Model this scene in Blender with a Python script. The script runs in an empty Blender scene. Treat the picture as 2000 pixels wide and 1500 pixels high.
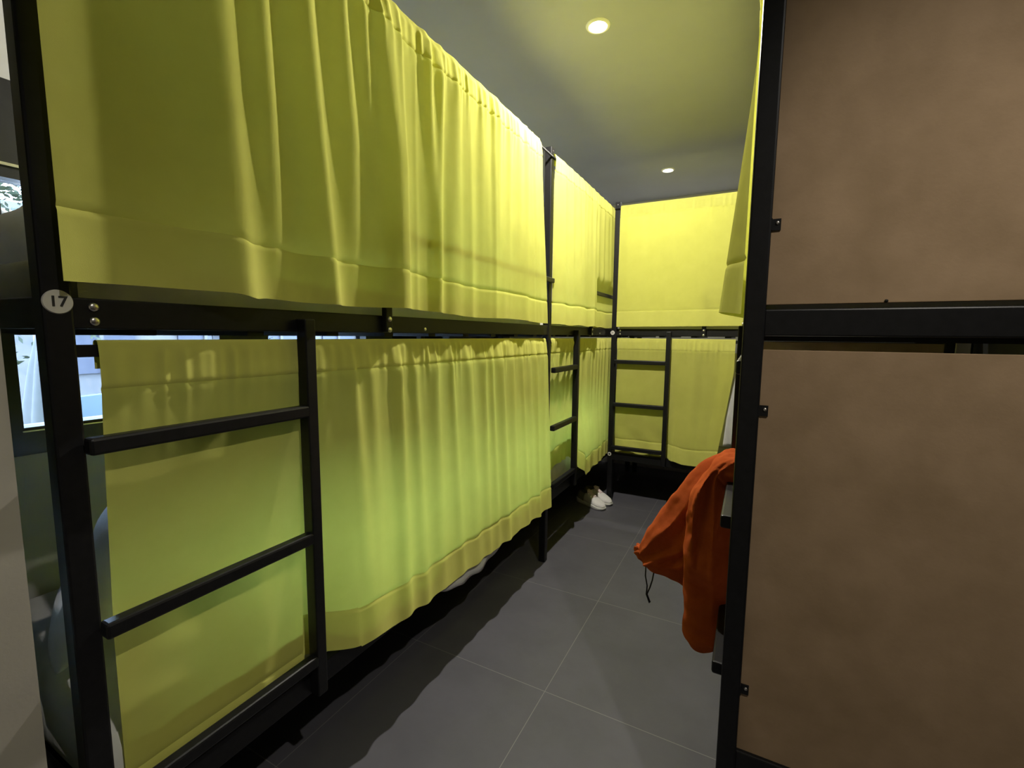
import bpy, bmesh, math, random
import numpy as np
from mathutils import Vector, Matrix

SC = bpy.context.scene
COL = SC.collection
PI = math.pi

# ------------------------------------------------------------------ camera
F_PX, YAW, PITCH, ROLL, EYE = 895.4762, 0.4823, 0.1062, 0.0096, 1.3105
cam_d = bpy.data.cameras.new('camera')
cam_d.sensor_fit = 'HORIZONTAL'
cam_d.sensor_width = 36.0
cam_d.lens = F_PX * 36.0 / 2000.0
cam_d.clip_start = 0.02
cam = bpy.data.objects.new('camera', cam_d)
COL.objects.link(cam)
cy, sy, cp, sp = math.cos(YAW), math.sin(YAW), math.cos(PITCH), math.sin(PITCH)
fw = Vector((-sy * cp, cy * cp, -sp))
rt = Vector((cy, sy, 0)); up = rt.cross(fw)
rt2 = math.cos(ROLL) * rt + math.sin(ROLL) * up
up2 = -math.sin(ROLL) * rt + math.cos(ROLL) * up
M = Matrix((rt2, up2, -fw)).transposed().to_4x4()
M.translation = (0, 0, EYE)
cam.matrix_world = M
SC.camera = cam

# ------------------------------------------------------------------ sky, sun, exposure
SC.view_settings.view_transform = 'Standard'
SC.view_settings.look = 'None'
SC.view_settings.gamma = 1.0
SC.view_settings.use_curve_mapping = False
SC.view_settings.exposure = 0.0
W = bpy.data.worlds.new('sky'); SC.world = W; W.use_nodes = True
wn = W.node_tree.nodes; wn.clear()
wo = wn.new('ShaderNodeOutputWorld'); wb = wn.new('ShaderNodeBackground')
wb.inputs['Color'].default_value = (0.52, 0.69, 1.0, 1); wb.inputs['Strength'].default_value = 40.0
W.node_tree.links.new(wb.outputs[0], wo.inputs[0])
sun_d = bpy.data.lights.new('sun', 'SUN'); sun_d.energy = 12.0; sun_d.angle = 0.01; sun_d.color = (1, 0.95, 0.86)
sun = bpy.data.objects.new('sun', sun_d); COL.objects.link(sun)
sun.location = (4, 0, 12)
sun.rotation_euler = Vector((-0.55, 0.35, -0.95)).to_track_quat('-Z', 'Y').to_euler()

SPOT_W = 158.0          # ceiling lamps over the aisle
PANEL_FILL_W = 62.0          # added lamp out of view, put in to brighten the fibreboard panels
SPOT_COL = (1.0, 0.94, 0.84)
CEIL = 2.60

# ------------------------------------------------------------------ materials
def newmat(name):
    m = bpy.data.materials.new(name); m.use_nodes = True
    nt = m.node_tree; nt.nodes.clear()
    out = nt.nodes.new('ShaderNodeOutputMaterial')
    return m, nt, out

def ramp(nt, fac, stops):
    r = nt.nodes.new('ShaderNodeValToRGB')
    e = r.color_ramp.elements
    e[0].position, e[0].color = stops[0][0], (*stops[0][1], 1)
    e[1].position, e[1].color = stops[-1][0], (*stops[-1][1], 1)
    for p, c in stops[1:-1]:
        k = e.new(p); k.color = (*c, 1)
    nt.links.new(fac, r.inputs['Fac'])
    return r.outputs['Color']

def noise(nt, scale, detail=4, rough=0.55, vec=None, stretch=None):
    n = nt.nodes.new('ShaderNodeTexNoise')
    n.inputs['Scale'].default_value = scale; n.inputs['Detail'].default_value = detail
    n.inputs['Roughness'].default_value = rough
    tc = nt.nodes.new('ShaderNodeTexCoord')
    src = tc.outputs['Object']
    if stretch:
        mp = nt.nodes.new('ShaderNodeMapping'); mp.inputs['Scale'].default_value = stretch
        nt.links.new(src, mp.inputs['Vector']); src = mp.outputs['Vector']
    nt.links.new(src, n.inputs['Vector'])
    return n.outputs['Fac']

def bump(nt, h, strength, dist=0.002):
    b = nt.nodes.new('ShaderNodeBump'); b.inputs['Strength'].default_value = strength
    b.inputs['Distance'].default_value = dist
    nt.links.new(h, b.inputs['Height'])
    return b.outputs['Normal']

def basic(name, ca, cb, rough=0.5, scale=20, metal=0.0, bmp=0.0, bscale=None, spec=0.5, stretch=None, bdist=0.002):
    m, nt, out = newmat(name)
    p = nt.nodes.new('ShaderNodeBsdfPrincipled')
    f = noise(nt, scale, stretch=stretch)
    nt.links.new(ramp(nt, f, [(0.3, ca), (0.7, cb)]), p.inputs['Base Color'])
    p.inputs['Roughness'].default_value = rough; p.inputs['Metallic'].default_value = metal
    p.inputs['Specular IOR Level'].default_value = spec
    if bmp:
        nt.links.new(bump(nt, noise(nt, bscale or scale * 8), bmp, bdist), p.inputs['Normal'])
    nt.links.new(p.outputs[0], out.inputs[0])
    return m

def cloth(name, ca, cb, trans, tcol, scale=14, weave=900, wstr=0.25, wrinkle=0.0):
    m, nt, out = newmat(name)
    d = nt.nodes.new('ShaderNodeBsdfDiffuse'); d.inputs['Roughness'].default_value = 0.6
    t = nt.nodes.new('ShaderNodeBsdfTranslucent'); t.inputs['Color'].default_value = (*tcol, 1)
    mix = nt.nodes.new('ShaderNodeMixShader'); mix.inputs[0].default_value = trans
    f = noise(nt, scale, 5)
    nt.links.new(ramp(nt, f, [(0.3, ca), (0.7, cb)]), d.inputs['Color'])
    w = noise(nt, weave, 1)
    h = w
    nrm = bump(nt, w, wstr, 0.0006)
    if wrinkle:
        b2 = nt.nodes.new('ShaderNodeBump'); b2.inputs['Strength'].default_value = wrinkle
        b2.inputs['Distance'].default_value = 0.012
        nt.links.new(noise(nt, 9, 3, 0.5, stretch=(1.0, 1.0, 0.6)), b2.inputs['Height'])
        nt.links.new(nrm, b2.inputs['Normal']); nrm = b2.outputs['Normal']
    nt.links.new(nrm, d.inputs['Normal'])
    nt.links.new(d.outputs[0], mix.inputs[1]); nt.links.new(t.outputs[0], mix.inputs[2])
    nt.links.new(mix.outputs[0], out.inputs[0])
    return m

def emit(name, col, s):
    m, nt, out = newmat(name)
    e = nt.nodes.new('ShaderNodeEmission'); e.inputs[0].default_value = (*col, 1); e.inputs[1].default_value = s
    nt.links.new(e.outputs[0], out.inputs[0])
    return m

LIME_A, LIME_B = (0.67, 0.665, 0.17), (0.73, 0.725, 0.195)
MT = {
    'black': basic('black powder coat', (0.006, 0.006, 0.0063), (0.009, 0.009, 0.0095), 0.40, 60, bmp=0.12, bscale=700, spec=0.28, bdist=0.0006),
    'lime': cloth('lime cotton', LIME_A, LIME_B, 0.42, (0.66, 0.68, 0.10), wrinkle=0.25),
    'lime2': cloth('lime cotton doubled', LIME_A, LIME_B, 0.22, (0.36, 0.40, 0.03), wrinkle=0.2),
    'mdf': basic('raw fibreboard', (0.27, 0.185, 0.105), (0.36, 0.25, 0.15), 0.75, 9, bmp=0.1, bscale=160, spec=0.2),
    'mdf_edge': basic('fibreboard edge', (0.25, 0.17, 0.10), (0.30, 0.20, 0.12), 0.85, 40),
    'steel': basic('bolt steel', (0.62, 0.60, 0.56), (0.72, 0.70, 0.66), 0.3, 90, metal=1.0),
    'white_plastic': basic('white badge', (0.60, 0.58, 0.55), (0.66, 0.64, 0.60), 0.5, 30),
    'ink': basic('black ink', (0.015, 0.015, 0.015), (0.02, 0.02, 0.02), 0.6, 30),
    'sheet': cloth('white sheet', (0.66, 0.66, 0.64), (0.74, 0.74, 0.72), 0.12, (0.6, 0.6, 0.6), wrinkle=0.8),
    'pillow': cloth('white pillowcase', (0.66, 0.67, 0.70), (0.75, 0.76, 0.78), 0.05, (0.6, 0.6, 0.6), wrinkle=0.9),
    'rust': cloth('rust fleece', (0.42, 0.085, 0.024), (0.50, 0.108, 0.033), 0.0, (0.3, 0.05, 0.01), scale=30, weave=400, wstr=0.5, wrinkle=0.8),
    'cord': basic('black cord', (0.012, 0.012, 0.012), (0.02, 0.02, 0.02), 0.7, 200),
    'plaster': basic('painted plaster', (0.50, 0.50, 0.49), (0.54, 0.54, 0.53), 0.85, 5, bmp=0.08, bscale=120),
    'wall_grey': basic('grey wall paint', (0.30, 0.28, 0.24), (0.34, 0.32, 0.27), 0.8, 6, bmp=0.08, bscale=150),
    'ceil': basic('ceiling paint', (0.295, 0.305, 0.355), (0.315, 0.325, 0.375), 0.9, 3, bmp=0.04, bscale=80),
    'dark_wall': basic('charcoal wall paint', (0.035, 0.035, 0.036), (0.045, 0.045, 0.046), 0.8, 6),
    'frame': basic('black window frame', (0.008, 0.008, 0.009), (0.012, 0.012, 0.014), 0.35, 40),
    'shoe_white': basic('white shoe mesh', (0.72, 0.70, 0.68), (0.80, 0.78, 0.76), 0.7, 120, bmp=0.3, bscale=500),
    'shoe_pink': basic('pale pink lace', (0.74, 0.60, 0.60), (0.80, 0.68, 0.68), 0.7, 120),
    'shoe_dark': basic('dark shoe lining', (0.03, 0.032, 0.03), (0.05, 0.05, 0.045), 0.9, 90),
    'shoe_olive': basic('olive shoe heel', (0.14, 0.14, 0.09), (0.19, 0.19, 0.13), 0.8, 90),
    'sole': basic('white foam sole', (0.70, 0.70, 0.66), (0.76, 0.76, 0.72), 0.6, 60),
    'chrome': basic('white light ring', (0.75, 0.75, 0.73), (0.80, 0.80, 0.78), 0.4, 30),
    'lens': emit('lamp lens', (1.0, 0.96, 0.88), 40.0),
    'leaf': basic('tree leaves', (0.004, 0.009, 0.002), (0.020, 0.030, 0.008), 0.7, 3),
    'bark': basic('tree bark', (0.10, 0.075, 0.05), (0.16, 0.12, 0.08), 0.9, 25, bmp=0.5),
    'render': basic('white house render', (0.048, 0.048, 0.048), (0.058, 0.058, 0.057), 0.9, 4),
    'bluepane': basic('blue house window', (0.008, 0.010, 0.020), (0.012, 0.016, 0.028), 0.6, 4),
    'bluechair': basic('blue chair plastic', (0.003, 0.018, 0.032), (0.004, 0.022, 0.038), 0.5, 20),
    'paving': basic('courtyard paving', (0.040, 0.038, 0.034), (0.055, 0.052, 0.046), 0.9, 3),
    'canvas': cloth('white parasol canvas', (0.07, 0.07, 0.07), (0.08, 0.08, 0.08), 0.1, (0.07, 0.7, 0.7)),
}

def floor_mat():
    m, nt, out = newmat('grey floor tile')
    p = nt.nodes.new('ShaderNodeBsdfPrincipled')
    tc = nt.nodes.new('ShaderNodeTexCoord'); mp = nt.nodes.new('ShaderNodeMapping')
    mp.inputs['Location'].default_value = (0.61 + 1.2, -1.45 + 2.64, 0)
    nt.links.new(tc.outputs['Object'], mp.inputs['Vector'])
    br = nt.nodes.new('ShaderNodeTexBrick'); br.offset = 0.0; br.squash = 1.0
    br.inputs['Scale'].default_value = 1.0
    br.inputs['Brick Width'].default_value = 0.60; br.inputs['Row Height'].default_value = 0.66
    br.inputs['Mortar Size'].default_value = 0.0014; br.inputs['Mortar Smooth'].default_value = 0.1
    nt.links.new(mp.outputs[0], br.inputs['Vector'])
    base = ramp(nt, noise(nt, 4.0, 8, 0.65), [(0.3, (0.080, 0.079, 0.092)), (0.7, (0.106, 0.104, 0.121))])
    br.inputs['Mortar'].default_value = (0.20, 0.195, 0.19, 1)
    nt.links.new(base, br.inputs['Color1']); nt.links.new(base, br.inputs['Color2'])
    nt.links.new(br.outputs['Color'], p.inputs['Base Color'])
    p.inputs['Roughness'].default_value = 0.52; p.inputs['Specular IOR Level'].default_value = 0.35
    nt.links.new(bump(nt, noise(nt, 60, 5), 0.05, 0.002), p.inputs['Normal'])
    nt.links.new(p.outputs[0], out.inputs[0])
    return m
MT['floor'] = floor_mat()

def glass_mat():
    m, nt, out = newmat('window glass')
    t = nt.nodes.new('ShaderNodeBsdfTransparent'); g = nt.nodes.new('ShaderNodeBsdfGlossy')
    t.inputs[0].default_value = (0.92, 0.96, 0.97, 1)
    g.inputs['Roughness'].default_value = 0.02
    fr = nt.nodes.new('ShaderNodeFresnel'); fr.inputs[0].default_value = 1.45
    mx = nt.nodes.new('ShaderNodeMixShader')
    nt.links.new(fr.outputs[0], mx.inputs[0]); nt.links.new(t.outputs[0], mx.inputs[1]); nt.links.new(g.outputs[0], mx.inputs[2])
    nt.links.new(mx.outputs[0], out.inputs[0])
    return m
MT['glass'] = glass_mat()

# ------------------------------------------------------------------ mesh helpers
def finish(name, bm, mat, parent=None, smooth=False):
    me = bpy.data.meshes.new(name)
    bmesh.ops.recalc_face_normals(bm, faces=bm.faces)
    bm.to_mesh(me); bm.free()
    if smooth:
        me.polygons.foreach_set('use_smooth', [True] * len(me.polygons))
    me.materials.append(MT[mat] if isinstance(mat, str) else mat)
    o = bpy.data.objects.new(name, me); COL.objects.link(o)
    if parent: o.parent = parent
    return o

def add_box(bm, x0, x1, y0, y1, z0, z1, bev=0.0):
    g = bmesh.ops.create_cube(bm, size=1.0)
    vs = g['verts']
    bmesh.ops.scale(bm, vec=(abs(x1 - x0), abs(y1 - y0), abs(z1 - z0)), verts=vs)
    bmesh.ops.translate(bm, vec=((x0 + x1) / 2, (y0 + y1) / 2, (z0 + z1) / 2), verts=vs)
    if bev:
        es = list({e for v in vs for e in v.link_edges})
        bmesh.ops.bevel(bm, geom=es, offset=bev, segments=2, profile=0.5, affect='EDGES')

def box(name, x0, x1, y0, y1, z0, z1, mat, parent=None, bev=0.0):
    bm = bmesh.new(); add_box(bm, x0, x1, y0, y1, z0, z1, bev)
    return finish(name, bm, mat, parent)

def add_loft(bm, rings, cap=True):
    vr = [[bm.verts.new(p) for p in r] for r in rings]
    n = len(vr[0])
    for a, b in zip(vr, vr[1:]):
        for i in range(n):
            j = (i + 1) % n
            bm.faces.new((a[i], a[j], b[j], b[i]))
    if cap:
        bm.faces.new(vr[0]); bm.faces.new(vr[-1])

def add_tube(bm, pts, r, seg=8):
    pts = [Vector(p) for p in pts]
    rings = []
    for i, p in enumerate(pts):
        d = (pts[min(i + 1, len(pts) - 1)] - pts[max(i - 1, 0)]).normalized()
        a = d.orthogonal().normalized() if i == 0 else (a - a.dot(d) * d).normalized()
        b = d.cross(a)
        rr = r[i] if isinstance(r, (list, tuple)) else r
        rings.append([p + rr * (math.cos(2 * PI * k / seg) * a + math.sin(2 * PI * k / seg) * b) for k in range(seg)])
    add_loft(bm, rings)

def add_disc(bm, c, nrm, r, h, seg=24, r2=None, dome=0):
    c = Vector(c); n = Vector(nrm).normalized(); a = n.orthogonal().normalized(); b = n.cross(a)
    def ring(rr, t): return [c + n * t + rr * (math.cos(2 * PI * k / seg) * a + math.sin(2 * PI * k / seg) * b) for k in range(seg)]
    rings = [ring(r, 0), ring(r, h * 0.4)]
    if dome:
        for k in range(1, 4): rings.append(ring(r * math.cos(k * PI / 2 / 3.3), h * (0.4 + 0.6 * math.sin(k * PI / 2 / 3))))
    else:
        rings += [ring(r * 0.94, h)]
    add_loft(bm, rings)

def thing(name, label, cat, loc=(0, 0, 0), rz=0.0, group=None):
    o = bpy.data.objects.new(name, None); o.empty_display_size = 0.1
    COL.objects.link(o); o.location = loc; o.rotation_euler = (0, 0, rz)
    o['label'] = label; o['category'] = cat
    if group: o['group'] = group
    return o

def tag(o, label, cat, group=None):
    o['label'] = label; o['category'] = cat
    if group: o['group'] = group
    return o

def struct(o, label=None):
    o['kind'] = 'structure'
    if label: o['label'] = label
    return o

# ------------------------------------------------------------------ room shell
XW, XR, YB, YN = -1.95, 1.13, 4.62, -1.60
struct(box('floor', XW - 0.15, XR + 0.15, YN - 0.15, YB + 0.15, -0.10, 0, 'floor'), 'grey tiled floor of the aisle')
struct(box('ceiling', XW - 0.15, XR + 0.15, YN - 0.15, YB + 0.15, CEIL, CEIL + 0.15, 'ceil'), 'plain painted ceiling')
struct(box('wall_back', XW - 0.15, XR + 0.15, YB, YB + 0.15, 0, CEIL, 'plaster'), 'pale back wall behind the far bunk')
struct(box('wall_right', XR, XR + 0.15, YN, YB, 0, CEIL, 'dark_wall'), 'dark wall behind the right bunk')
struct(box('wall_front', XW - 0.15, XR + 0.15, YN - 0.15, YN, 0, CEIL, 'wall_grey'), 'wall behind the camera')
struct(box('wall_entrance', XW, -1.0, YN, 0.256, 0, CEIL, 'wall_grey'), 'greyish plaster wall end left of the near bunk')
struct(box('trim_1', 0.93, 0.985, 3.17, 3.23, 0, CEIL, 'plaster'), 'narrow white upright behind the right bunk')
# window wall with its openings (one solid with a long opening)
WZ0, WZ1, WY0, WY1 = 0.93, 2.03, 0.43, 3.67
bm = bmesh.new()
add_box(bm, XW - 0.15, XW, YN, YB, 0, WZ0)
add_box(bm, XW - 0.15, XW, YN, YB, WZ1, CEIL)
add_box(bm, XW - 0.15, XW, YN, WY0, WZ0, WZ1)
add_box(bm, XW - 0.15, XW, WY1, YB, WZ0, WZ1)
struct(finish('wall_left', bm, 'plaster'), 'pale wall with windows behind the left bunks')
for i in range(4):
    y0 = WY0 + 0.81 * i; y1 = y0 + 0.81
    w = thing('window_%d' % (i + 1), 'black framed window behind the left bunks', 'window', (XW - 0.05, y0, WZ0))
    del w['category']; w['kind'] = 'structure'
    w['label'] = ['black framed window beside the near pillow', 'black framed window behind the middle of the near left bunk',
                  'black framed window behind the far half of the near left bunk', 'black framed window behind the second left bunk'][i]
    bm = bmesh.new()
    a, b = 0.097, 0.81 - 0.119
    H = WZ1 - WZ0
    add_box(bm, -0.03, 0.05, 0, a, 0, H); add_box(bm, -0.03, 0.05, b, 0.81, 0, H)
    add_box(bm, -0.03, 0.05, a, b, 0, 1.015 - WZ0)
    add_box(bm, -0.03, 0.05, a, b, 1.297 - WZ0, 1.36 - WZ0)
    add_box(bm, -0.03, 0.05, a, b, 1.752 - WZ0, H)
    finish('window_frame', bm, 'frame', w)
    bm = bmesh.new()
    add_box(bm, 0.05, 0.056, a - 0.004, b + 0.004, 1.002 - WZ0, 1.006 - WZ0)
    add_box(bm, 0.05, 0.056, a - 0.004, b + 0.004, 1.304 - WZ0, 1.307 - WZ0)
    add_box(bm, 0.05, 0.058, a - 0.004, b + 0.004, 1.785 - WZ0, 1.793 - WZ0)
    finish('metal_bead', bm, 'steel', w)
    box('lower_pane', -0.002, 0.003, a, b, 1.015 - WZ0, 1.297 - WZ0, 'glass', w)
    box('upper_pane', -0.002, 0.003, a, b, 1.36 - WZ0, 1.752 - WZ0, 'glass', w)

# ------------------------------------------------------------------ ceiling lamps
def ceiling_light(x, y, label, watts, kind='SPOT', cone=172):
    t = thing('ceiling_light', label, 'light', (x, y, CEIL), 0, 'recessed ceiling lights')
    bm = bmesh.new(); seg = 40
    prof = [(0.037, -0.001), (0.037, -0.006), (0.042, -0.007), (0.050, -0.003), (0.051, 0.0)]
    rings = [[(r * math.cos(2 * PI * k / seg), r * math.sin(2 * PI * k / seg), z) for k in range(seg)] for r, z in prof]
    add_loft(bm, rings, cap=False)
    finish('trim_ring', bm, 'chrome', t, True)
    bm = bmesh.new(); add_disc(bm, (0, 0, -0.0005), (0, 0, -1), 0.037, 0.003, 32)
    finish('lens', bm, 'lens', t)
    l = bpy.data.lights.new('lamp', kind); l.energy = watts; l.color = SPOT_COL
    if kind == 'AREA': l.shape = 'DISK'; l.size = 0.06
    else:
        l.shadow_soft_size = 0.018; l.spot_size = math.radians(cone); l.spot_blend = 0.06 if cone > 160 else 0.6
    lo = bpy.data.objects.new('lamp', l); COL.objects.link(lo); lo.parent = t; lo.location = (0, 0, -0.020)
    return t
ceiling_light(-0.652, 1.989, 'nearer and larger of the two round lights in the ceiling above the aisle', SPOT_W)
ceiling_light(-0.666, 3.857, 'farther round light in the ceiling above the far bunk', SPOT_W * 0.19)
ceiling_light(0.66, 0.12, 'added ceiling light out of view, brightening the fibreboard panels', PANEL_FILL_W, 'SPOT', 130)

# ------------------------------------------------------------------ text
def text_mesh(name, body, size, mat, parent):
    c = bpy.data.curves.new(name, 'FONT'); c.body = body; c.size = size
    c.align_x = 'CENTER'; c.align_y = 'CENTER'; c.extrude = 0.0004; c.offset = size * 0.018
    tmp = bpy.data.objects.new('tmp', c); COL.objects.link(tmp)
    bpy.context.view_layer.update()
    me = bpy.data.meshes.new_from_object(tmp.evaluated_get(bpy.context.evaluated_depsgraph_get()))
    bpy.data.objects.remove(tmp); bpy.data.curves.remove(c)
    me.name = name; me.materials.clear(); me.materials.append(MT[mat])
    o = bpy.data.objects.new(name, me); COL.objects.link(o); o.parent = parent
    return o

# ------------------------------------------------------------------ bunk beds (local x along the front, y to the back, z up)
PW, PH = 0.039, 2.305
def bunk(label, loc, rz, L=2.072, D=0.92, stile=(0.459, 0.489), stile_z=(0.345, 1.345), rungs=(1.131, 0.80, 0.461), rung_u=(0.034, 0.465),
         stan=0.769, guard_end=None, badge=None, badge2=False, near_posts=True, lad_y=(-0.030, 0.004), mirror=False, rod_u=(0.03, 2.04)):
    t = thing('bunk_bed', label, 'bunk bed', loc, rz, 'black metal bunk beds')
    posts = []
    for u in ((0, L - PW) if near_posts else (L - PW,)):
        for v in (0, D - PW):
            p = box('post', u, u + PW, v, v + PW, 0, PH, 'black', t, 0.004)
            bm = bmesh.new(); add_disc(bm, (u + PW / 2, v - 0.0, PH - 0.02), (0, -1, 0), 0.0035, 0.002, 12)
            posts.append(p)
            if v == 0: finish('screw', bm, 'steel', p)
            else: bm.free()
    u0, u1 = PW, L - PW
    for nm, z0, z1 in (('upper_side_rail', 1.3135, 1.366), ('lower_side_rail', 0.340, 0.403)):
        box(nm, u0 - 0.002, u1 + 0.002, 0.004, 0.034, z0, z1, 'black', t, 0.003)
        box(nm, u0 - 0.002, u1 + 0.002, D - 0.034, D - 0.004, z0, z1, 'black', t, 0.003)
        for u in ((0, L - PW) if near_posts else (L - PW,)):
            box('end_rail', u + 0.004, u + PW - 0.004, PW - 0.002, D - PW + 0.002, z0, z1, 'black', t, 0.003)
    for z0 in (1.318, 0.350):
        bm = bmesh.new()
        add_box(bm, u0 - 0.01, u1 + 0.01, 0.034 if z0 > 1 else 0.048, D - 0.030, z0, z0 + 0.012)
        for k in range(9):
            uu = u0 + (k + 0.5) * (u1 - u0) / 9
            add_box(bm, uu - 0.02, uu + 0.02, 0.030, D - 0.030, z0 - 0.015, z0)
        finish('bed_base', bm, 'black', t)
    # ladder
    m = (lambda u: L - u) if mirror else (lambda u: u)
    a, b = sorted((m(stile[0]), m(stile[1])))
    st = box('ladder_stile', a, b, lad_y[0], lad_y[1], stile_z[0], stile_z[1], 'black', t, 0.003)
    for z in rungs:
        a, b = sorted((m(rung_u[0]), m(rung_u[1])))
        ly = lad_y[0] + (0.012 if mirror and z > 1.2 else 0.0)
        box('rung', a, b, ly, ly + 0.028, z - 0.030, z, 'black', st, 0.005)
    # guard rail and its bolted stanchion
    s = m(stan); e = m(L)
    g0, g1 = sorted((s, e))
    gr = box('guard_rail', g0 - 0.012, g1 + 0.0, -0.016, 0.003, 1.597, 1.622, 'black', t, 0.004)
    sn = box('stanchion', s - 0.014, s + 0.014, -0.016, 0.003, 1.316, 1.60, 'black', gr, 0.003)
    for z in (1.361, 1.329):
        bm = bmesh.new(); add_disc(bm, (s, -0.0155, z - 0.006), (0, -1, 0), 0.008, 0.005, 16, dome=1)
        finish('bolt', bm, 'steel', t, True)
    bm = bmesh.new(); add_disc(bm, (m(0.965), 0.0045, 1.328), (0, -1, 0), 0.006, 0.003, 16, dome=1)
    finish('bolt', bm, 'steel', t, True)
    if near_posts and not mirror:
        for z in (1.351, 1.327):
            bm = bmesh.new(); add_disc(bm, (0.066, 0.0045, z), (0, -1, 0), 0.0075, 0.005, 16, dome=1)
            finish('bolt', bm, 'steel', t, True)
    # curtain rods
    bm = bmesh.new(); add_tube(bm, [(0.0, -0.003, 2.252), (L, -0.003, 2.252)], 0.006); finish('curtain_rod', bm, 'black', t, True)
    bm = bmesh.new(); add_box(bm, u0 - 0.003, u1 + 0.003, 0.010, 0.020, 1.266, 1.287); finish('curtain_rod', bm, 'black', t)
    if badge:
        txt, z, r, cx = badge
        bm = bmesh.new(); add_disc(bm, (cx, 0.001, z), (0, -1, 0), r, 0.003, 40)
        bd = finish('number_badge', bm, 'white_plastic', t); bd['label'] = 'round white badge reading ' + txt
        n = text_mesh('numeral', txt, r * 1.22, 'ink', bd)
        n.rotation_euler = (PI / 2, 0, 0); n.location = (cx, -0.0024, z)
    if badge2:
        bm = bmesh.new(); add_disc(bm, (PW * 0.4, 0.001, 0.385), (0, -1, 0), 0.015, 0.003, 32)
        bd = finish('number_badge', bm, 'white_plastic', t); bd['label'] = 'small round white badge low on the post'
        bm = bmesh.new(); add_disc(bm, (PW * 0.4, -0.0018, 0.385), (0, -1, 0), 0.0075, 0.001, 24)
        finish('numeral', bm, 'ink', bd)
    return t

AX, AY = -1.0, 0.304
CY = 2.337
BX, BY = -0.973, 3.50
DX, DY0 = -0.0208, 1.0448
R90 = PI / 2
bunk('near left black metal bunk bed with the round 17 badge on its corner post', (AX, AY, 0), R90, badge=('17', 1.357, 0.0195, PW * 0.5))
bunk('second black metal bunk on the left, between the 17 bunk and the far bunk', (AX, CY, 0), R90, near_posts=False,
     stile=(0.408, 0.440), rung_u=(0.036, 0.41), stan=0.722)
bunk('black metal bunk bed across the far end of the aisle with a small 21 badge', (BX, BY, 0), 0,
     stile=(0.412, 0.444), rung_u=(0.034, 0.415), stan=0.66, badge=('21', 1.336, 0.0165, PW * 0.25), badge2=True)
DB = bunk('black metal bunk bed on the right with brown fibreboard end panels', (DX, DY0 + 2.072, 0), -R90,
     stile=(0.500, 0.530), rung_u=(0.036, 0.51), rungs=(1.262, 0.92, 0.573), lad_y=(-0.022, 0.012), mirror=True, stan=0.80)

# fibreboard ends of the right bunk, in its local frame (near end is x = L)
def end_boards(t, L, D, near):
    for zz0, zz1 in ((1.3755, 2.30), (0.397, 1.286)):
        u0, u1 = (L - 0.026, L - 0.014) if near else (0.014, 0.026)
        p = box('end_panel', u0, u1, PW - 0.0015, D - PW, zz0, zz1, 'mdf', t, 0.001)
        if not near: continue
        for cz in ((1.530, 2.2) if zz0 > 1 else (1.162, 0.547)):
            bm = bmesh.new()
            add_box(bm, u1, u1 + 0.003, PW - 0.002, PW + 0.016, cz - 0.011, cz + 0.011)
            add_box(bm, u1, u1 + 0.012, PW - 0.004, PW + 0.001, cz - 0.011, cz + 0.011)
            c = finish('clip', bm, 'black', p)
            bm = bmesh.new(); add_disc(bm, (u1 + 0.0028, PW + 0.010, cz + 0.003), (1, 0, 0), 0.0036, 0.003, 14, dome=1)
            finish('screw', bm, 'steel', p, True)
        if zz0 > 1:
            bm = bmesh.new(); add_disc(bm, (u1, PW + 0.19, zz0 + 0.003), (1, 0, 0), 0.003, 0.004, 12, dome=1)
            finish('screw', bm, 'black', p)
end_boards(DB, 2.072, 0.92, True)
end_boards(DB, 2.072, 0.92, False)

# ------------------------------------------------------------------ mattresses, pillows
def mattress(label, loc, rz, z0, z1, u0=0.045, u1=2.025, y0=0.036, y1=0.88, seed=0, lip=0.0):
    t = thing('mattress', label, 'mattress', (loc[0], loc[1], z0), rz, 'white sheeted mattresses')
    rnd = random.Random(seed)
    bm = bmesh.new(); add_box(bm, u0, u1, y0, y1, 0, z1 - z0, 0.03)
    finish('mattress_core', bm, 'sheet', t, True)
    # fitted sheet: a slack skirt along the front edge
    n = 120; rows = 8; P = []
    ph = [rnd.uniform(0, 6.28) for _ in range(6)]
    for j in range(rows):
        r = []
        for i in range(n + 1):
            u = u0 + 0.01 + (u1 - u0 - 0.02) * i / n
            wv = 0.004 * math.sin(u * 23 + ph[0]) + 0.003 * math.sin(u * 57 + ph[1]) + 0.002 * math.sin(u * 111 + ph[2])
            f = j / (rows - 1)
            r.append(bm_pt(u, y0 - 0.006 - abs(wv) * (0.4 + f) + (0.02 if j == 0 else 0), (z1 - z0) * (1.0 - 0.96 * f) + 0.004 * math.sin(u * 17 + ph[3]) * f))
        P.append(r)
    bm = bmesh.new(); V = [[bm.verts.new(p) for p in r] for r in P]
    for a, b in zip(V, V[1:]):
        for i in range(n): bm.faces.new((a[i], a[i + 1], b[i + 1], b[i]))
    finish('fitted_sheet', bm, 'sheet', t, True)
    return t
def bm_pt(*a): return Vector(a)

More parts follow.
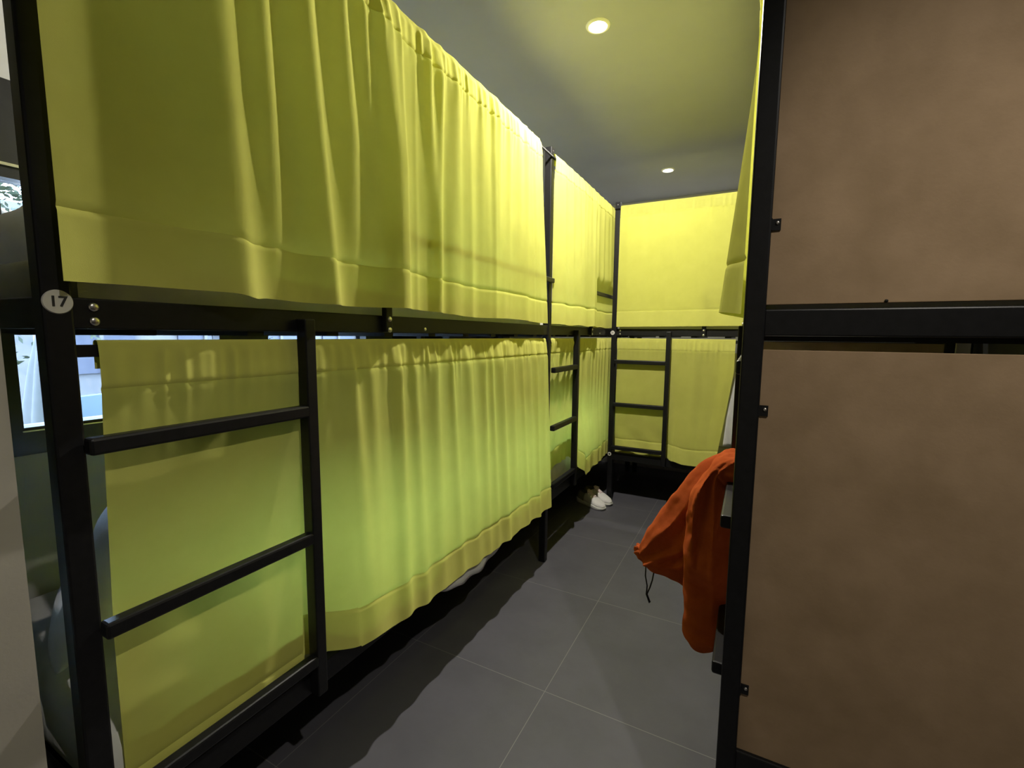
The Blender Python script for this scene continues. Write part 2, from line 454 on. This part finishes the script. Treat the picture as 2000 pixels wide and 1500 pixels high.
mattress('mattress on the upper bed of the near left bunk, under the largest curtain', (AX, AY), R90, 1.332, 1.45, seed=1)
mattress('white sheeted mattress on the lower bed of the near left bunk', (AX, AY), R90, 0.364, 0.52, seed=2, y0=0.062)
mattress('mattress on the upper bed of the second left bunk', (AX, CY), R90, 1.332, 1.45, seed=3)
mattress('mattress on the lower bed of the second left bunk, edge visible above the shoes', (AX, CY), R90, 0.364, 0.52, seed=4, y0=0.062)
mattress('mattress on the upper bed of the far bunk', (BX, BY), 0, 1.332, 1.45, seed=5)
mattress('mattress on the lower bed of the far bunk', (BX, BY), 0, 0.364, 0.52, seed=6, y0=0.062)
mattress('mattress on the upper bed of the right bunk', (DX, DY0 + 2.072), -R90, 1.332, 1.45, seed=7)
mattress('mattress on the lower bed of the right bunk beside the jacket', (DX, DY0 + 2.072), -R90, 0.364, 0.52, seed=8)

# loose corner of the lower sheet hanging over the rail
bm = bmesh.new(); n = 40; rows = 10; V = []
for j in range(rows):
    f = j / (rows - 1); r = []
    for i in range(n + 1):
        s = i / n; y = 1.26 + 0.56 * s
        zl = 0.316 + 0.062 * (2 * s - 1) ** 2 + 0.004 * math.sin(s * 30)
        z = 0.54 + (zl - 0.54) * f
        x = -1.0 + (-0.038 + 0.064 * min(1, f * 1.6)) + 0.005 * math.sin(s * 21 + f * 2) * f
        r.append(bm.verts.new((x, y, z)))
    V.append(r)
for a, b in zip(V, V[1:]):
    for i in range(n): bm.faces.new((a[i], a[i + 1], b[i + 1], b[i]))
o = finish('bed_sheet', bm, 'sheet', None, True)
sm = o.modifiers.new('thick', 'SOLIDIFY'); sm.thickness = 0.002
tag(o, 'corner of white bed sheet hanging out under the lower near left curtain', 'sheet')

def pillow(label, loc, rot, size, seed):
    n = 36; rnd = random.Random(seed); ph = [rnd.uniform(0, 6) for _ in range(6)]
    bm = bmesh.new(); grids = []
    for sgn in (1, -1):
        G = []
        for i in range(n + 1):
            r = []
            for j in range(n + 1):
                u, v = 2 * i / n - 1, 2 * j / n - 1
                e = max(0.0, (1 - abs(u) ** 3.0)) ** 0.55 * max(0.0, (1 - abs(v) ** 3.0)) ** 0.55
                pin = 1 - 0.06 * (u * u * v * v) * 2 + 0.05 * (1 - e) * 0
                z = sgn * size[2] * e * (0.5 + 0.05 * math.sin(3 * u + ph[0]) + 0.04 * math.sin(5 * v + ph[1]))
                z += e * 0.010 * math.sin(9 * u + 6 * v + ph[2]) * math.sin(4 * v + ph[3])
                r.append(bm.verts.new((u * size[0] / 2 * (1 - 0.05 * v * v), v * size[1] / 2 * (1 - 0.05 * u * u), z)))
            G.append(r)
        grids.append(G)
    for G in grids:
        for i in range(n):
            for j in range(n): bm.faces.new((G[i][j], G[i + 1][j], G[i + 1][j + 1], G[i][j + 1]))
    bmesh.ops.remove_doubles(bm, verts=bm.verts, dist=0.0004)
    o = finish('pillow', bm, 'pillow', None, True)
    o.location = loc; o.rotation_euler = rot
    return tag(o, label, 'pillow', 'white pillows')
pillow('shaded pale pillow on the upper near left bed, against the bright window', (-1.46, 0.545, 1.552), (math.radians(48), math.radians(6), math.radians(8)), (0.62, 0.30, 0.15), 3)
pillow('bluish white pillow propped at the head of the lower near left bed', (-1.45, 0.530, 0.715), (math.radians(62), math.radians(-5), math.radians(-26)), (0.50, 0.36, 0.14), 5)

# white towel hung at the right end of the far lower bed
bm = bmesh.new(); V = []
for j in range(24):
    f = j / 23; r = []
    for i in range(31):
        s = i / 30
        r.append(bm.verts.new((-0.22 + 0.30 * s, BY + 0.032 + 0.010 * math.sin(s * 16 + f) * (0.3 + f), 1.20 - 0.66 * f)))
    V.append(r)
for a, b in zip(V, V[1:]):
    for i in range(30): bm.faces.new((a[i], a[i + 1], b[i + 1], b[i]))
o = finish('towel', bm, 'sheet', None, True)
sm = o.modifiers.new('thick', 'SOLIDIFY'); sm.thickness = 0.004
tag(o, 'white cloth hanging inside the far lower bed, showing past the curtain edge', 'towel')

# ------------------------------------------------------------------ curtains
def sstep(a, b, x):
    t = np.clip((x - a) / (b - a), 0, 1); return t * t * (3 - 2 * t)

def random_folds(seed, u0, u1, spacing, amp, drift=0.03, sharp=0.34):
    r = np.random.RandomState(seed)
    c = []; u = u0 - spacing
    while u < u1 + spacing:
        c.append((u, amp * r.uniform(0.35, 1.0), spacing * sharp * r.uniform(0.6, 1.35), drift * r.uniform(-1, 1), r.uniform(-0.5, 1.2)))
        u += spacing * r.uniform(0.65, 1.4)
    def f(U, Vn):
        out = np.zeros_like(U)
        for (cu, A, s, d, g) in c:
            cen = cu + d * Vn
            w = s * (1 + 0.5 * Vn)
            x = (U - cen) / w
            out += A * np.exp(-x * x) * np.clip(1 - 0.45 * g * Vn, 0.15, 1.4)
        return out
    return f

def curtain(label, loc, rz, u0, u1, ztop, zbot, off, header=0.080, hem=0.115, seed=0, nu=420, gath=0.008, edge=None, group='lime green bunk curtains'):
    t = thing('curtain', label, 'curtain', (loc[0], loc[1], 0), rz, group)
    rng = np.random.RandomState(seed)
    U = np.linspace(u0, u1, nu)
    zb = zbot(U)
    gathers = random_folds(seed + 50, u0, u1, 0.030, gath, 0.006, 0.42)
    def rows(za, zc, n): # absolute z per column between two z arrays
        f = np.linspace(0, 1, n)[:, None]
        return za[None, :] * (1 - f) + zc[None, :] * f
    zt = np.full(nu, ztop); zh = np.full(nu, ztop - header); ze = zb + hem
    def build(name, Z, mat, back=False, seam_top=False, seam_bot=False, lift=0.0):
        UU = np.repeat(U[None, :], Z.shape[0], 0)
        Vn = (ztop - Z) / np.maximum(1e-3, (ztop - zb))[None, :]
        O = off(UU, Z, Vn)
        hd = np.exp(-np.maximum(0, (ztop - header * 0.9 - Z)) / 0.05) * sstep(ztop + 0.001, ztop - 0.025, Z)
        rod_off = 0.012
        if ztop > 1.5: O = rod_off + (O - rod_off) * (0.3 + 0.7 * sstep(0.0, 0.14, Vn))
        if ztop < 1.5: O = -0.005 + (O + 0.005) * sstep(0.0, 0.13, Vn)
        O = O + gathers(UU, Vn * 0) * hd
        # stitched seams pinch the cloth a little
        for zs in (zh[None, :], ze[None, :]):
            O = O - 0.0034 * np.exp(-((Z - zs) / 0.0035) ** 2)
        O = O + lift
        UX = UU.copy()
        if edge is not None: UX = UX + edge(UU, Z, Vn)
        X, Y = UX, -O
        if back:   # pocket goes round the rod and down behind it
            x0, y0, z0 = X[0], Y[0], Z[0]
            ex = []
            for k in range(6):
                a = PI * k / 5
                ex.append(np.stack([x0, y0 + 0.009 - 0.009 * math.cos(PI - a) * -1 if False else y0 + 0.009 * (1 + math.cos(a)), z0 + 0.006 * math.sin(a)], 1))
            dn = [np.stack([x0, y0 + 0.018 + 0.0 * x0, z0 - d], 1) for d in (0.045, 0.03, 0.015)]
            pts = dn + ex + [np.stack([X[j], Y[j], Z[j]], 1) for j in range(1, Z.shape[0])]
        else:
            pts = [np.stack([X[j], Y[j], Z[j]], 1) for j in range(Z.shape[0])]
        A = np.concatenate(pts); nr = len(pts)
        idx = np.arange(nr * nu).reshape(nr, nu)
        Fq = np.stack([idx[:-1, :-1], idx[:-1, 1:], idx[1:, 1:], idx[1:, :-1]], -1).reshape(-1, 4)
        me = bpy.data.meshes.new(name); me.from_pydata(A.tolist(), [], Fq.tolist()); me.update()
        me.polygons.foreach_set('use_smooth', [True] * len(me.polygons)); me.materials.append(MT[mat])
        o = bpy.data.objects.new(name, me); COL.objects.link(o); o.parent = t
        return o
    build('heading', rows(zt, zh, 16), 'lime2', back=True)
    build('panel', rows(zh, ze, 84), 'lime')
    build('hem', rows(ze, zb, 18), 'lime2')
    return t

# --- near left, upper
def ridge(U, Vn, c, h, wl, wr):
    """c, h: values at top, middle, bottom"""
    cen = np.interp(Vn, [0, 0.5, 1], c); hh = np.interp(Vn, [0, 0.5, 1], h)
    x = U - cen
    return hh * np.where(x < 0, np.exp(-(x / wl) ** 2), np.exp(-(x / wr) ** 2))
fA1 = random_folds(11, 0.82, 2.02, 0.105, 0.024, 0.06, 0.27)
fA2 = random_folds(12, 0.82, 2.02, 0.045, 0.004, 0.03, 0.4)
def off_A_up(U, Z, Vn):
    y = U + AY
    o = 0.014 + 0.008 * sstep(0, 1, Vn) + 0.004 * np.sin(U * 2.4) * Vn
    o = o + 0.016 * np.exp(-((y - 0.29) / 0.055) ** 2)
    o = o + ridge(y, Vn, (0.572, 0.585, 0.60), (0.038, 0.041, 0.043), 0.070, 0.045)
    o = o + ridge(y, Vn, (0.668, 0.678, 0.70), (0.033, 0.035, 0.004), 0.036, 0.032)
    o = o + ridge(y, Vn, (0.775, 0.800, 0.835), (0.036, 0.040, 0.038), 0.042, 0.036)
    o = o + ridge(y, Vn, (0.885, 0.925, 0.93), (0.034, 0.022, 0.0), 0.036, 0.030)
    o = o + ridge(y, Vn, (0.960, 0.995, 0.99), (0.030, 0.014, 0.0), 0.026, 0.022)
    o = o + ridge(y, Vn, (1.035, 1.075, 1.080), (0.034, 0.046, 0.046), 0.048, 0.060)
    right = sstep(1.0, 1.16, y)
    o = o + right * (fA1(U, Vn) * (1.05 - 0.40 * Vn) + fA2(U, Vn)) * (1 - 0.5 * sstep(1.6, 1.98, U))
    return o
curtain('large lime curtain hanging over the upper bed of the near left bunk', (AX, AY), R90, 0.018, 1.958, 2.2665,
        lambda u: 1.388 - 0.010 * sstep(0.2, 2.0, u) + 0.004 * np.sin(u * 9) - 0.006 * np.exp(-((u - 0.32) / 0.03) ** 2), off_A_up, seed=1, nu=640, gath=0.010,
        edge=lambda U, Z, Vn: -0.115 * (1 - Vn) * sstep(1.6, 1.99, U))

# --- near left, lower (tucked behind the rail by the ladder, in front of it beyond)
fB1 = random_folds(21, 0.45, 2.05, 0.088, 0.026, 0.03, 0.24)
fB2 = random_folds(22, 0.06, 0.5, 0.16, 0.012, 0.05, 0.25)
def off_A_lo(U, Z, Vn):
    front = sstep(0.47, 0.60, U)
    low = np.clip((1.22 - Z) / 0.82, 0, 1.05)
    o = -0.004 + 0 * U
    o = o - (1 - front) * (0.034 * np.clip(low * 1.7, 0, 1) + 0.004) + front * low * 0.044
    o = o + front * fB1(U, Vn) * (1 - 0.35 * Vn)
    o = o + (1 - front) * fB2(U, Vn) * np.exp(-(Vn * 2.0)) * sstep(0, 0.06, Vn)
    # soft pushes from the bedding behind the ladder part
    for (cu, cz, a, su, sz) in ((0.25, 0.90, 0.006, 0.06, 0.05), (0.20, 0.66, 0.007, 0.06, 0.04), (0.34, 0.55, 0.006, 0.04, 0.08), (0.12, 0.52, 0.005, 0.03, 0.06), (0.42, 0.70, 0.006, 0.02, 0.12)):
        o = o + a * np.exp(-((U - cu - 0.2 * (Z - cz)) / su) ** 2 - ((Z - cz) / sz) ** 2)
    return o
curtain('lime curtain closing the lower bed of the near left bunk, passing behind its ladder', (AX, AY), R90, 0.068, 2.008, 1.2895,
        lambda u: np.where(u < 0.47, 0.325, np.interp(u, [0.47, 0.58, 0.69, 0.87, 1.02, 1.55, 2.0], [0.432, 0.412, 0.396, 0.384, 0.380, 0.366, 0.357])) + 0.004 * np.sin(u * 40) * (u > 0.6),
        off_A_lo, seed=2, nu=620, gath=0.008)

# --- second left bunk
fC1 = random_folds(31, 0.0, 2.0, 0.095, 0.022, 0.03, 0.33)
def off_C_up(U, Z, Vn):
    o = 0.016 + 0.022 * Vn + fC1(U, Vn) * (1 - 0.4 * Vn)
    o = 0.005 + (o - 0.005) * sstep(0.03, 0.16, U)
    tuck = sstep(0.735, 0.765, U) * sstep(1.72, 1.62, Z)
    o = np.minimum(o * (1 - tuck) + tuck * (-0.002), 0.020 + 0.1 * sstep(1.12, 1.06, U))
    return o
curtain('lime curtain over the upper bed of the second left bunk, tucked behind a guard rail', (AX, CY), R90, 0.027, 1.45, 2.2665,
        lambda u: 1.372 + 0.003 * np.sin(u * 21), off_C_up, seed=3, nu=420)
fC2 = random_folds(32, 0.0, 2.0, 0.075, 0.022, 0.03, 0.32)
def off_C_lo(U, Z, Vn):
    front = sstep(0.40, 0.47, U)
    low = sstep(0.85, 0.5, Z)
    o = -0.006 + fC2(U, Vn) * (1 - 0.2 * Vn)
    o = np.minimum(o, 0.015 + 0.1 * sstep(1.12, 1.06, U))
    return o - (1 - front) * (0.020 * low + 0.014) + front * low * (0.022 + 0.02 * np.exp(-((U - 0.58) / 0.12) ** 2)) * sstep(1.14, 1.0, U)
curtain('lime curtain closing the lower bed of the second left bunk, above the shoes', (AX, CY), R90, 0.047, 1.45, 1.2895,
        lambda u: np.interp(u, [0.0, 0.40, 0.42, 0.47, 0.55, 0.61, 0.70, 0.95, 1.2], [0.50, 0.53, 0.53, 0.45, 0.405, 0.362, 0.378, 0.370, 0.37]), off_C_lo, seed=4, nu=420)

# --- far bunk
fE1 = random_folds(41, 0.0, 2.0, 0.095, 0.014, 0.03, 0.36)
curtain('lime curtain over the upper bed of the far bunk facing down the aisle', (BX, BY), 0, 0.046, 1.90, 2.2665,
        lambda u: 1.380 + 0.008 * u, lambda U, Z, Vn: 0.018 + 0.014 * Vn + fE1(U, Vn) * (1 - 0.5 * Vn), seed=5, nu=420)
fE2 = random_folds(42, 0.0, 2.0, 0.11, 0.010, 0.02, 0.36)
def off_E_lo(U, Z, Vn):
    front = sstep(0.43, 0.50, U); low = sstep(0.85, 0.45, Z)
    o = -0.006 + fE2(U, Vn) * (0.25 + 0.75 * front)
    o = o - (1 - front) * (0.012 + 0.014 * low) + front * low * 0.045
    o = o + (1 - front) * 0.010 * np.sin(U * 30 + Z * 9) * sstep(0.62, 0.52, Z)
    return o
curtain('lime curtain closing the lower bed of the far bunk behind its ladder, edge pulled aside', (BX, BY), 0, 0.046, 0.865, 1.2895,
        lambda u: np.interp(u, [0, 0.42, 0.5, 0.56, 0.7, 0.9], [0.395, 0.395, 0.400, 0.385, 0.385, 0.40]), off_E_lo, seed=6, nu=260,
        edge=lambda U, Z, Vn: -0.085 * sstep(0.55, 0.865, U) * np.clip((Vn - 0.25) / 0.75, 0, 1))

# --- right bunk, upper (seen along its face); x = L is the near end
fD1 = random_folds(51, 0.0, 2.07, 0.10, 0.012, 0.02, 0.35)
def off_D_up(U, Z, Vn):
    f = np.clip(1.0 - (Z - 1.37) * 1.55, 0.04, 1.1)
    o = 0.004 + 0.060 * f * np.where(U > 1.80, np.exp(-((U - 1.80) / 0.125) ** 2), np.exp(-((U - 1.80) / 0.30) ** 2))
    return o + fD1(U, Vn) * (1 - 0.6 * Vn) * 0.35 * sstep(1.78, 1.6, U)
curtain('lime curtain over the upper bed of the right bunk, seen edge-on beside the post', (DX, DY0 + 2.072), -R90, 0.05, 2.03, 2.2665,
        lambda u: 1.374 - 0.014 * sstep(1.80, 2.03, u), off_D_up, seed=7, nu=420)

# ------------------------------------------------------------------ jacket over the ladder rung
jk = thing('jacket', 'rust orange fleece jacket slung over the ladder of the right bunk', 'jacket', (-0.04, 1.44, 0.92))
def jrow(L, R, T, yc, n=40, folds=(), twist=0):
    ring = []
    q = yc / 1.45
    L = (L[0] * q, EYE + (L[1] - EYE) * q); R = (R[0] * q, EYE + (R[1] - EYE) * q)
    for k in range(n):
        a = 2 * PI * k / n
        s = math.cos(a)                       # -1 left .. 1 right
        x = (L[0] + R[0]) / 2 + (R[0] - L[0]) / 2 * s
        z = (L[1] + R[1]) / 2 + (R[1] - L[1]) / 2 * s
        y = yc - T * math.copysign(abs(math.sin(a)) ** 0.8, math.sin(a))
        if math.sin(a) > 0:
            for (fs, fa, fw) in folds:
                y -= fa * math.exp(-((s - fs) / fw) ** 2)
        ring.append((x + 0.04, y - 1.44, z - 0.92))
    return ring
def catmull(rows, sub=5):
    out = []
    for i in range(len(rows) - 1):
        p0 = rows[max(i - 1, 0)]; p1 = rows[i]; p2 = rows[i + 1]; p3 = rows[min(i + 2, len(rows) - 1)]
        for k in range(sub):
            t = k / sub
            out.append([0.5 * (2 * b + (c - a) * t + (2 * a - 5 * b + 4 * c - d) * t * t + (3 * b - a - 3 * c + d) * t ** 3) for a, b, c, d in zip(p0, p1, p2, p3)])
    out.append(rows[-1]); return out
bm = bmesh.new()
# sleeve swinging out to the left:  (upper x,z, lower x,z, thickness, y)
S = [[0.012, 0.935, 0.012, 0.905, .03, 1.49], [-0.01, 0.982, -0.035, 0.86, .045, 1.49], [-0.06, 0.978, -0.052, 0.78, .05, 1.485], [-0.117, 0.935, -0.055, 0.68, .054, 1.48], [-0.165, 0.872, -0.075, 0.59, .056, 1.475],
     [-0.205, 0.805, -0.125, 0.54, .056, 1.47], [-0.248, 0.735, -0.176, 0.553, .054, 1.465], [-0.280, 0.668, -0.226, 0.566, .048, 1.46], [-0.290, 0.636, -0.252, 0.578, .036, 1.455]]
rings = []
CS = catmull(S)
for i, r in enumerate(CS):
    f = i / (len(CS) - 1)
    rings.append(jrow((r[2], r[3]), (r[0], r[1]), r[4], r[5], folds=((0.66 - 0.1 * f, 0.024 * (1 - 0.6 * f), 0.11), (0.15 - 0.2 * f, 0.028 * (1 - 0.4 * f), 0.13), (-0.5 + 0.3 * f, 0.024, 0.12), (0.42 - 0.3 * f, -0.012, 0.10))))
add_loft(bm, rings)
# front body panel hanging straight down
S2 = [[0.01, 0.925, 0.02, 0.925, .02, 1.42], [-0.045, 0.972, 0.008, 0.965, .035, 1.40], [-0.100, 0.915, -0.044, 0.93, .045, 1.385], [-0.140, 0.850, -0.030, 0.85, .050, 1.375], [-0.153, 0.760, -0.028, 0.75, .048, 1.370], [-0.151, 0.650, -0.026, 0.65, .044, 1.365],
      [-0.150, 0.545, -0.026, 0.54, .044, 1.360], [-0.149, 0.455, -0.026, 0.45, .046, 1.36], [-0.144, 0.395, -0.030, 0.40, .044, 1.36], [-0.124, 0.365, -0.045, 0.37, .036, 1.36], [-0.098, 0.354, -0.076, 0.356, .02, 1.36]]
rings = []
CS = catmull(S2)
for i, r in enumerate(CS):
    f = i / (len(CS) - 1)
    lump = 0.020 * math.exp(-((f - 0.52) / 0.035) ** 2) - 0.016 * math.exp(-((f - 0.585) / 0.03) ** 2) - 0.012 * math.exp(-((f - 0.755) / 0.02) ** 2) + 0.008 * math.exp(-((f - 0.80) / 0.02) ** 2)
    rings.append(jrow((r[0], r[1]), (r[2], r[3]), r[4] + lump, r[5], folds=((-0.62, 0.030 * math.exp(-((f - 0.25) / 0.2) ** 2), 0.16), (0.05 + 0.6 * f, 0.026 * (1 - f), 0.15), (-0.2 - 0.3 * f, -0.020 * math.exp(-((f - 0.3) / 0.2) ** 2), 0.15))))
add_loft(bm, rings)
# gathered roll of cloth lying along the rung
rings = []
for k in range(15):
    f = k / 14; y = 1.33 + 0.21 * f
    rr = 0.034 * (1 - (2 * f - 1) ** 6) + 0.006
    rings.append([(0.005 + rr * 1.25 * math.cos(a) * (1 + 0.10 * math.sin(5 * a + 6 * f)), y - 1.44, 0.021 + rr * math.sin(a) * (1 + 0.10 * math.sin(4 * a + 9 * f))) for a in [2 * PI * q / 28 for q in range(28)]])
add_loft(bm, rings)
body = finish('jacket_body', bm, 'rust', jk, True)
rm = body.modifiers.new('join', 'REMESH'); rm.mode = 'VOXEL'; rm.voxel_size = 0.0045; rm.use_smooth_shade = True
ctx = bpy.data.textures.new('crumple', 'CLOUDS'); ctx.noise_scale = 0.085; ctx.noise_depth = 2
dm = body.modifiers.new('crumple', 'DISPLACE'); dm.texture = ctx; dm.strength = 0.020; dm.mid_level = 0.5
cs = body.modifiers.new('soften', 'SMOOTH'); cs.factor = 0.5; cs.iterations = 5
# gathered hem at the sleeve end
bm = bmesh.new()
cx, cz = -0.274 + 0.04, 0.603 - 0.92
ax = Vector((-0.55, 0, -0.83)); side = Vector((0.83, 0, -0.55)); yy = Vector((0, 1, 0))
rings = []
for k in range(7):
    f = k / 6; c = Vector((cx, 0.017, cz)) + ax * (-0.018 + 0.026 * f)
    rings.append([c + (0.041 - 0.010 * abs(f - 0.3)) * (1 + 0.09 * math.sin(9 * a + k)) * (math.cos(a) * side + 0.75 * math.sin(a) * yy) for a in [2 * PI * q / 60 for q in range(60)]])
add_loft(bm, rings)
finish('gathered_hem', bm, 'rust', jk, True)
bm = bmesh.new()
add_tube(bm, [(-0.222, -0.01, -0.335), (-0.221, -0.016, -0.365), (-0.214, -0.018, -0.395), (-0.216, -0.016, -0.425), (-0.206, -0.014, -0.452)], 0.0022)
add_tube(bm, [(-0.196, -0.012, -0.345), (-0.199, -0.018, -0.372), (-0.206, -0.016, -0.400), (-0.214, -0.014, -0.425), (-0.204, -0.012, -0.450)], 0.0022)
finish('drawcord', bm, 'cord', jk, True)

# ------------------------------------------------------------------ shoes
def shoe_parts(t):
    Ls = 0.27
    def prof(f):  # half width along the length, heel 0 .. toe 1
        return 0.034 + 0.015 * math.exp(-((f - 0.70) / 0.22) ** 2) - 0.030 * max(0, f - 0.86) ** 1.3 * 9 - 0.02 * max(0, 0.08 - f) * 6
    def bow(f): return 0.006 * math.sin(f * PI)
    # sole
    bm = bmesh.new(); rings = []
    for i in range(25):
        f = i / 24; w = max(0.012, prof(f) + 0.004); x = Ls * f
        z0 = 0.0 + 0.016 * max(0, f - 0.78) ** 1.6 * 6; z1 = 0.034 - 0.010 * f + z0 * 0.5 + 0.006 * math.cos(f * 9)
        rings.append([(x, bow(f) + sx * w, zz) for sx, zz in ((-0.9, z0), (0.9, z0), (1.0, z0 + 0.008), (1.02, z1 - 0.006), (0.97, z1), (-0.97, z1), (-1.02, z1 - 0.006), (-1.0, z0 + 0.008))])
    add_loft(bm, rings); finish('sole', bm, 'sole', t, True)
    # upper
    top = lambda f: float(np.interp(f, [0, 0.06, 0.16, 0.30, 0.42, 0.60, 0.78, 0.92, 1.0], [0.085, 0.098, 0.090, 0.084, 0.096, 0.078, 0.060, 0.052, 0.036]))
    def ring(f):
        w = max(0.010, prof(f)); x = Ls * (0.012 + 0.976 * f); zb = 0.026; zt = top(f); r = []
        for k in range(20):
            a = PI * k / 19
            c, s = math.cos(a), math.sin(a)
            r.append((x, bow(f) + w * math.copysign(abs(c) ** 0.75, c), zb + (zt - zb) * abs(s) ** 0.72))
        return r
    bm = bmesh.new(); add_loft(bm, [ring(0.28 + 0.72 * i / 18) for i in range(19)]); finish('toe_upper', bm, 'shoe_white', t, True)
    bm = bmesh.new(); add_loft(bm, [ring(0.30 * i / 10) for i in range(11)]); finish('heel_counter', bm, 'shoe_olive', t, True)
    bm = bmesh.new(); rings = []
    for (f, w, z) in ((0.07, 0.010, 0.094), (0.13, 0.021, 0.096), (0.22, 0.024, 0.092), (0.33, 0.022, 0.094), (0.40, 0.012, 0.098)):
        rings.append([(Ls * f + 0.002, bow(f) + w * math.cos(a), z + 0.006 * math.sin(a)) for a in [2 * PI * q / 16 for q in range(16)]])
    add_loft(bm, rings); finish('collar_lining', bm, 'shoe_dark', t, True)
    bm = bmesh.new(); rings = []
    for (f, w, z) in ((0.355, 0.016, 0.115), (0.40, 0.018, 0.104), (0.5, 0.018, 0.091), (0.62, 0.016, 0.078)):
        rings.append([(Ls * f, bow(f) + w * math.cos(a), z + 0.004 * math.sin(a)) for a in [2 * PI * q / 14 for q in range(14)]])
    add_loft(bm, rings); finish('tongue', bm, 'shoe_pink', t, True)
    bm = bmesh.new()
    for k in range(5):
        f = 0.41 + 0.05 * k; z = top(f) + 0.004
        add_tube(bm, [(Ls * f, bow(f) - 0.024, z - 0.010), (Ls * (f + 0.012), bow(f), z + 0.003), (Ls * (f + 0.02), bow(f) + 0.024, z - 0.010)], 0.0028, 6)
    add_tube(bm, [(Ls * 0.42, 0, 0.104), (Ls * 0.40, 0.018, 0.112), (Ls * 0.44, 0.032, 0.104), (Ls * 0.44, 0.006, 0.104)], 0.0024, 6)
    add_tube(bm, [(Ls * 0.42, 0, 0.104), (Ls * 0.41, -0.020, 0.110), (Ls * 0.46, -0.030, 0.098)], 0.0024, 6)
    finish('laces', bm, 'shoe_pink', t, True)
sh = thing('shoe', 'white running shoe nearer the aisle, left one of the pair under the second left bunk', 'shoe', (-1.165, 3.400, 0), math.radians(-26), 'pair of white running shoes')
shoe_parts(sh)
sh2 = sh.copy(); COL.objects.link(sh2)
for c in list(sh.children):
    d = c.copy(); COL.objects.link(d); d.parent = sh2
sh2.location = (-1.150, 3.510, 0); sh2.rotation_euler = (0, 0, math.radians(-24))
sh2['label'] = 'white running shoe partly hidden behind its mate under the second left bunk'

# ------------------------------------------------------------------ outside the windows
o = box('paving', -11, XW - 0.15, -4, 12, -0.4, -0.15, 'paving'); tag(o, 'pale courtyard paving outside the windows', 'paving'); o['kind'] = 'structure'
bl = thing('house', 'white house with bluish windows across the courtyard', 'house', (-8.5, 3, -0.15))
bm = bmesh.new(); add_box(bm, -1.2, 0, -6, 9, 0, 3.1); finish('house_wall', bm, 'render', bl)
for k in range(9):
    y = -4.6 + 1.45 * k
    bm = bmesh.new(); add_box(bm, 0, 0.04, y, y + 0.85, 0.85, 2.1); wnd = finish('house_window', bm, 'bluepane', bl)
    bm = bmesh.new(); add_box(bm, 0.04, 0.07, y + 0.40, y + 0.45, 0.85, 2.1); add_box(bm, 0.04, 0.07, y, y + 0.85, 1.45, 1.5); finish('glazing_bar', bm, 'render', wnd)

def tree(label, x, y, h, r, n, seed):
    rnd = random.Random(seed)
    t = thing('tree', label, 'tree', (x, y, -0.15), 0, 'trees outside the windows')
    bm = bmesh.new(); add_tube(bm, [(0, 0, 0), (0.05, 0.03, h * 0.35), (0.0, 0.08, h * 0.7), (0.03, 0.1, h)], [0.09, 0.07, 0.05, 0.02])
    for k in range(9):
        a = rnd.uniform(0, 6.28); z = h * rnd.uniform(0.35, 0.85)
        add_tube(bm, [(0.03, 0.05, z), (0.5 * r * math.cos(a), 0.5 * r * math.sin(a), z + 0.2), (0.95 * r * math.cos(a), 0.95 * r * math.sin(a), z + 0.25)], [0.03, 0.02, 0.006], 6)
    finish('trunk', bm, 'bark', t, True)
    bm = bmesh.new()
    for k in range(n):
        u = Vector((rnd.gauss(0, 1), rnd.gauss(0, 1), rnd.gauss(0, 1))).normalized() * (rnd.random() ** 0.4)
        c = Vector((u.x * r, u.y * r, h * 0.66 + u.z * h * 0.42))
        d = Vector((rnd.gauss(0, 1), rnd.gauss(0, 1), rnd.gauss(0, 0.6))).normalized(); e = d.orthogonal().normalized()
        s = rnd.uniform(0.03, 0.065)
        q = [c - d * s, c + e * s * 0.45 + Vector((0, 0, s * 0.1)), c + d * s, c - e * s * 0.45]
        bm.faces.new([bm.verts.new(p) for p in q])
    finish('foliage', bm, 'leaf', t)
    return t
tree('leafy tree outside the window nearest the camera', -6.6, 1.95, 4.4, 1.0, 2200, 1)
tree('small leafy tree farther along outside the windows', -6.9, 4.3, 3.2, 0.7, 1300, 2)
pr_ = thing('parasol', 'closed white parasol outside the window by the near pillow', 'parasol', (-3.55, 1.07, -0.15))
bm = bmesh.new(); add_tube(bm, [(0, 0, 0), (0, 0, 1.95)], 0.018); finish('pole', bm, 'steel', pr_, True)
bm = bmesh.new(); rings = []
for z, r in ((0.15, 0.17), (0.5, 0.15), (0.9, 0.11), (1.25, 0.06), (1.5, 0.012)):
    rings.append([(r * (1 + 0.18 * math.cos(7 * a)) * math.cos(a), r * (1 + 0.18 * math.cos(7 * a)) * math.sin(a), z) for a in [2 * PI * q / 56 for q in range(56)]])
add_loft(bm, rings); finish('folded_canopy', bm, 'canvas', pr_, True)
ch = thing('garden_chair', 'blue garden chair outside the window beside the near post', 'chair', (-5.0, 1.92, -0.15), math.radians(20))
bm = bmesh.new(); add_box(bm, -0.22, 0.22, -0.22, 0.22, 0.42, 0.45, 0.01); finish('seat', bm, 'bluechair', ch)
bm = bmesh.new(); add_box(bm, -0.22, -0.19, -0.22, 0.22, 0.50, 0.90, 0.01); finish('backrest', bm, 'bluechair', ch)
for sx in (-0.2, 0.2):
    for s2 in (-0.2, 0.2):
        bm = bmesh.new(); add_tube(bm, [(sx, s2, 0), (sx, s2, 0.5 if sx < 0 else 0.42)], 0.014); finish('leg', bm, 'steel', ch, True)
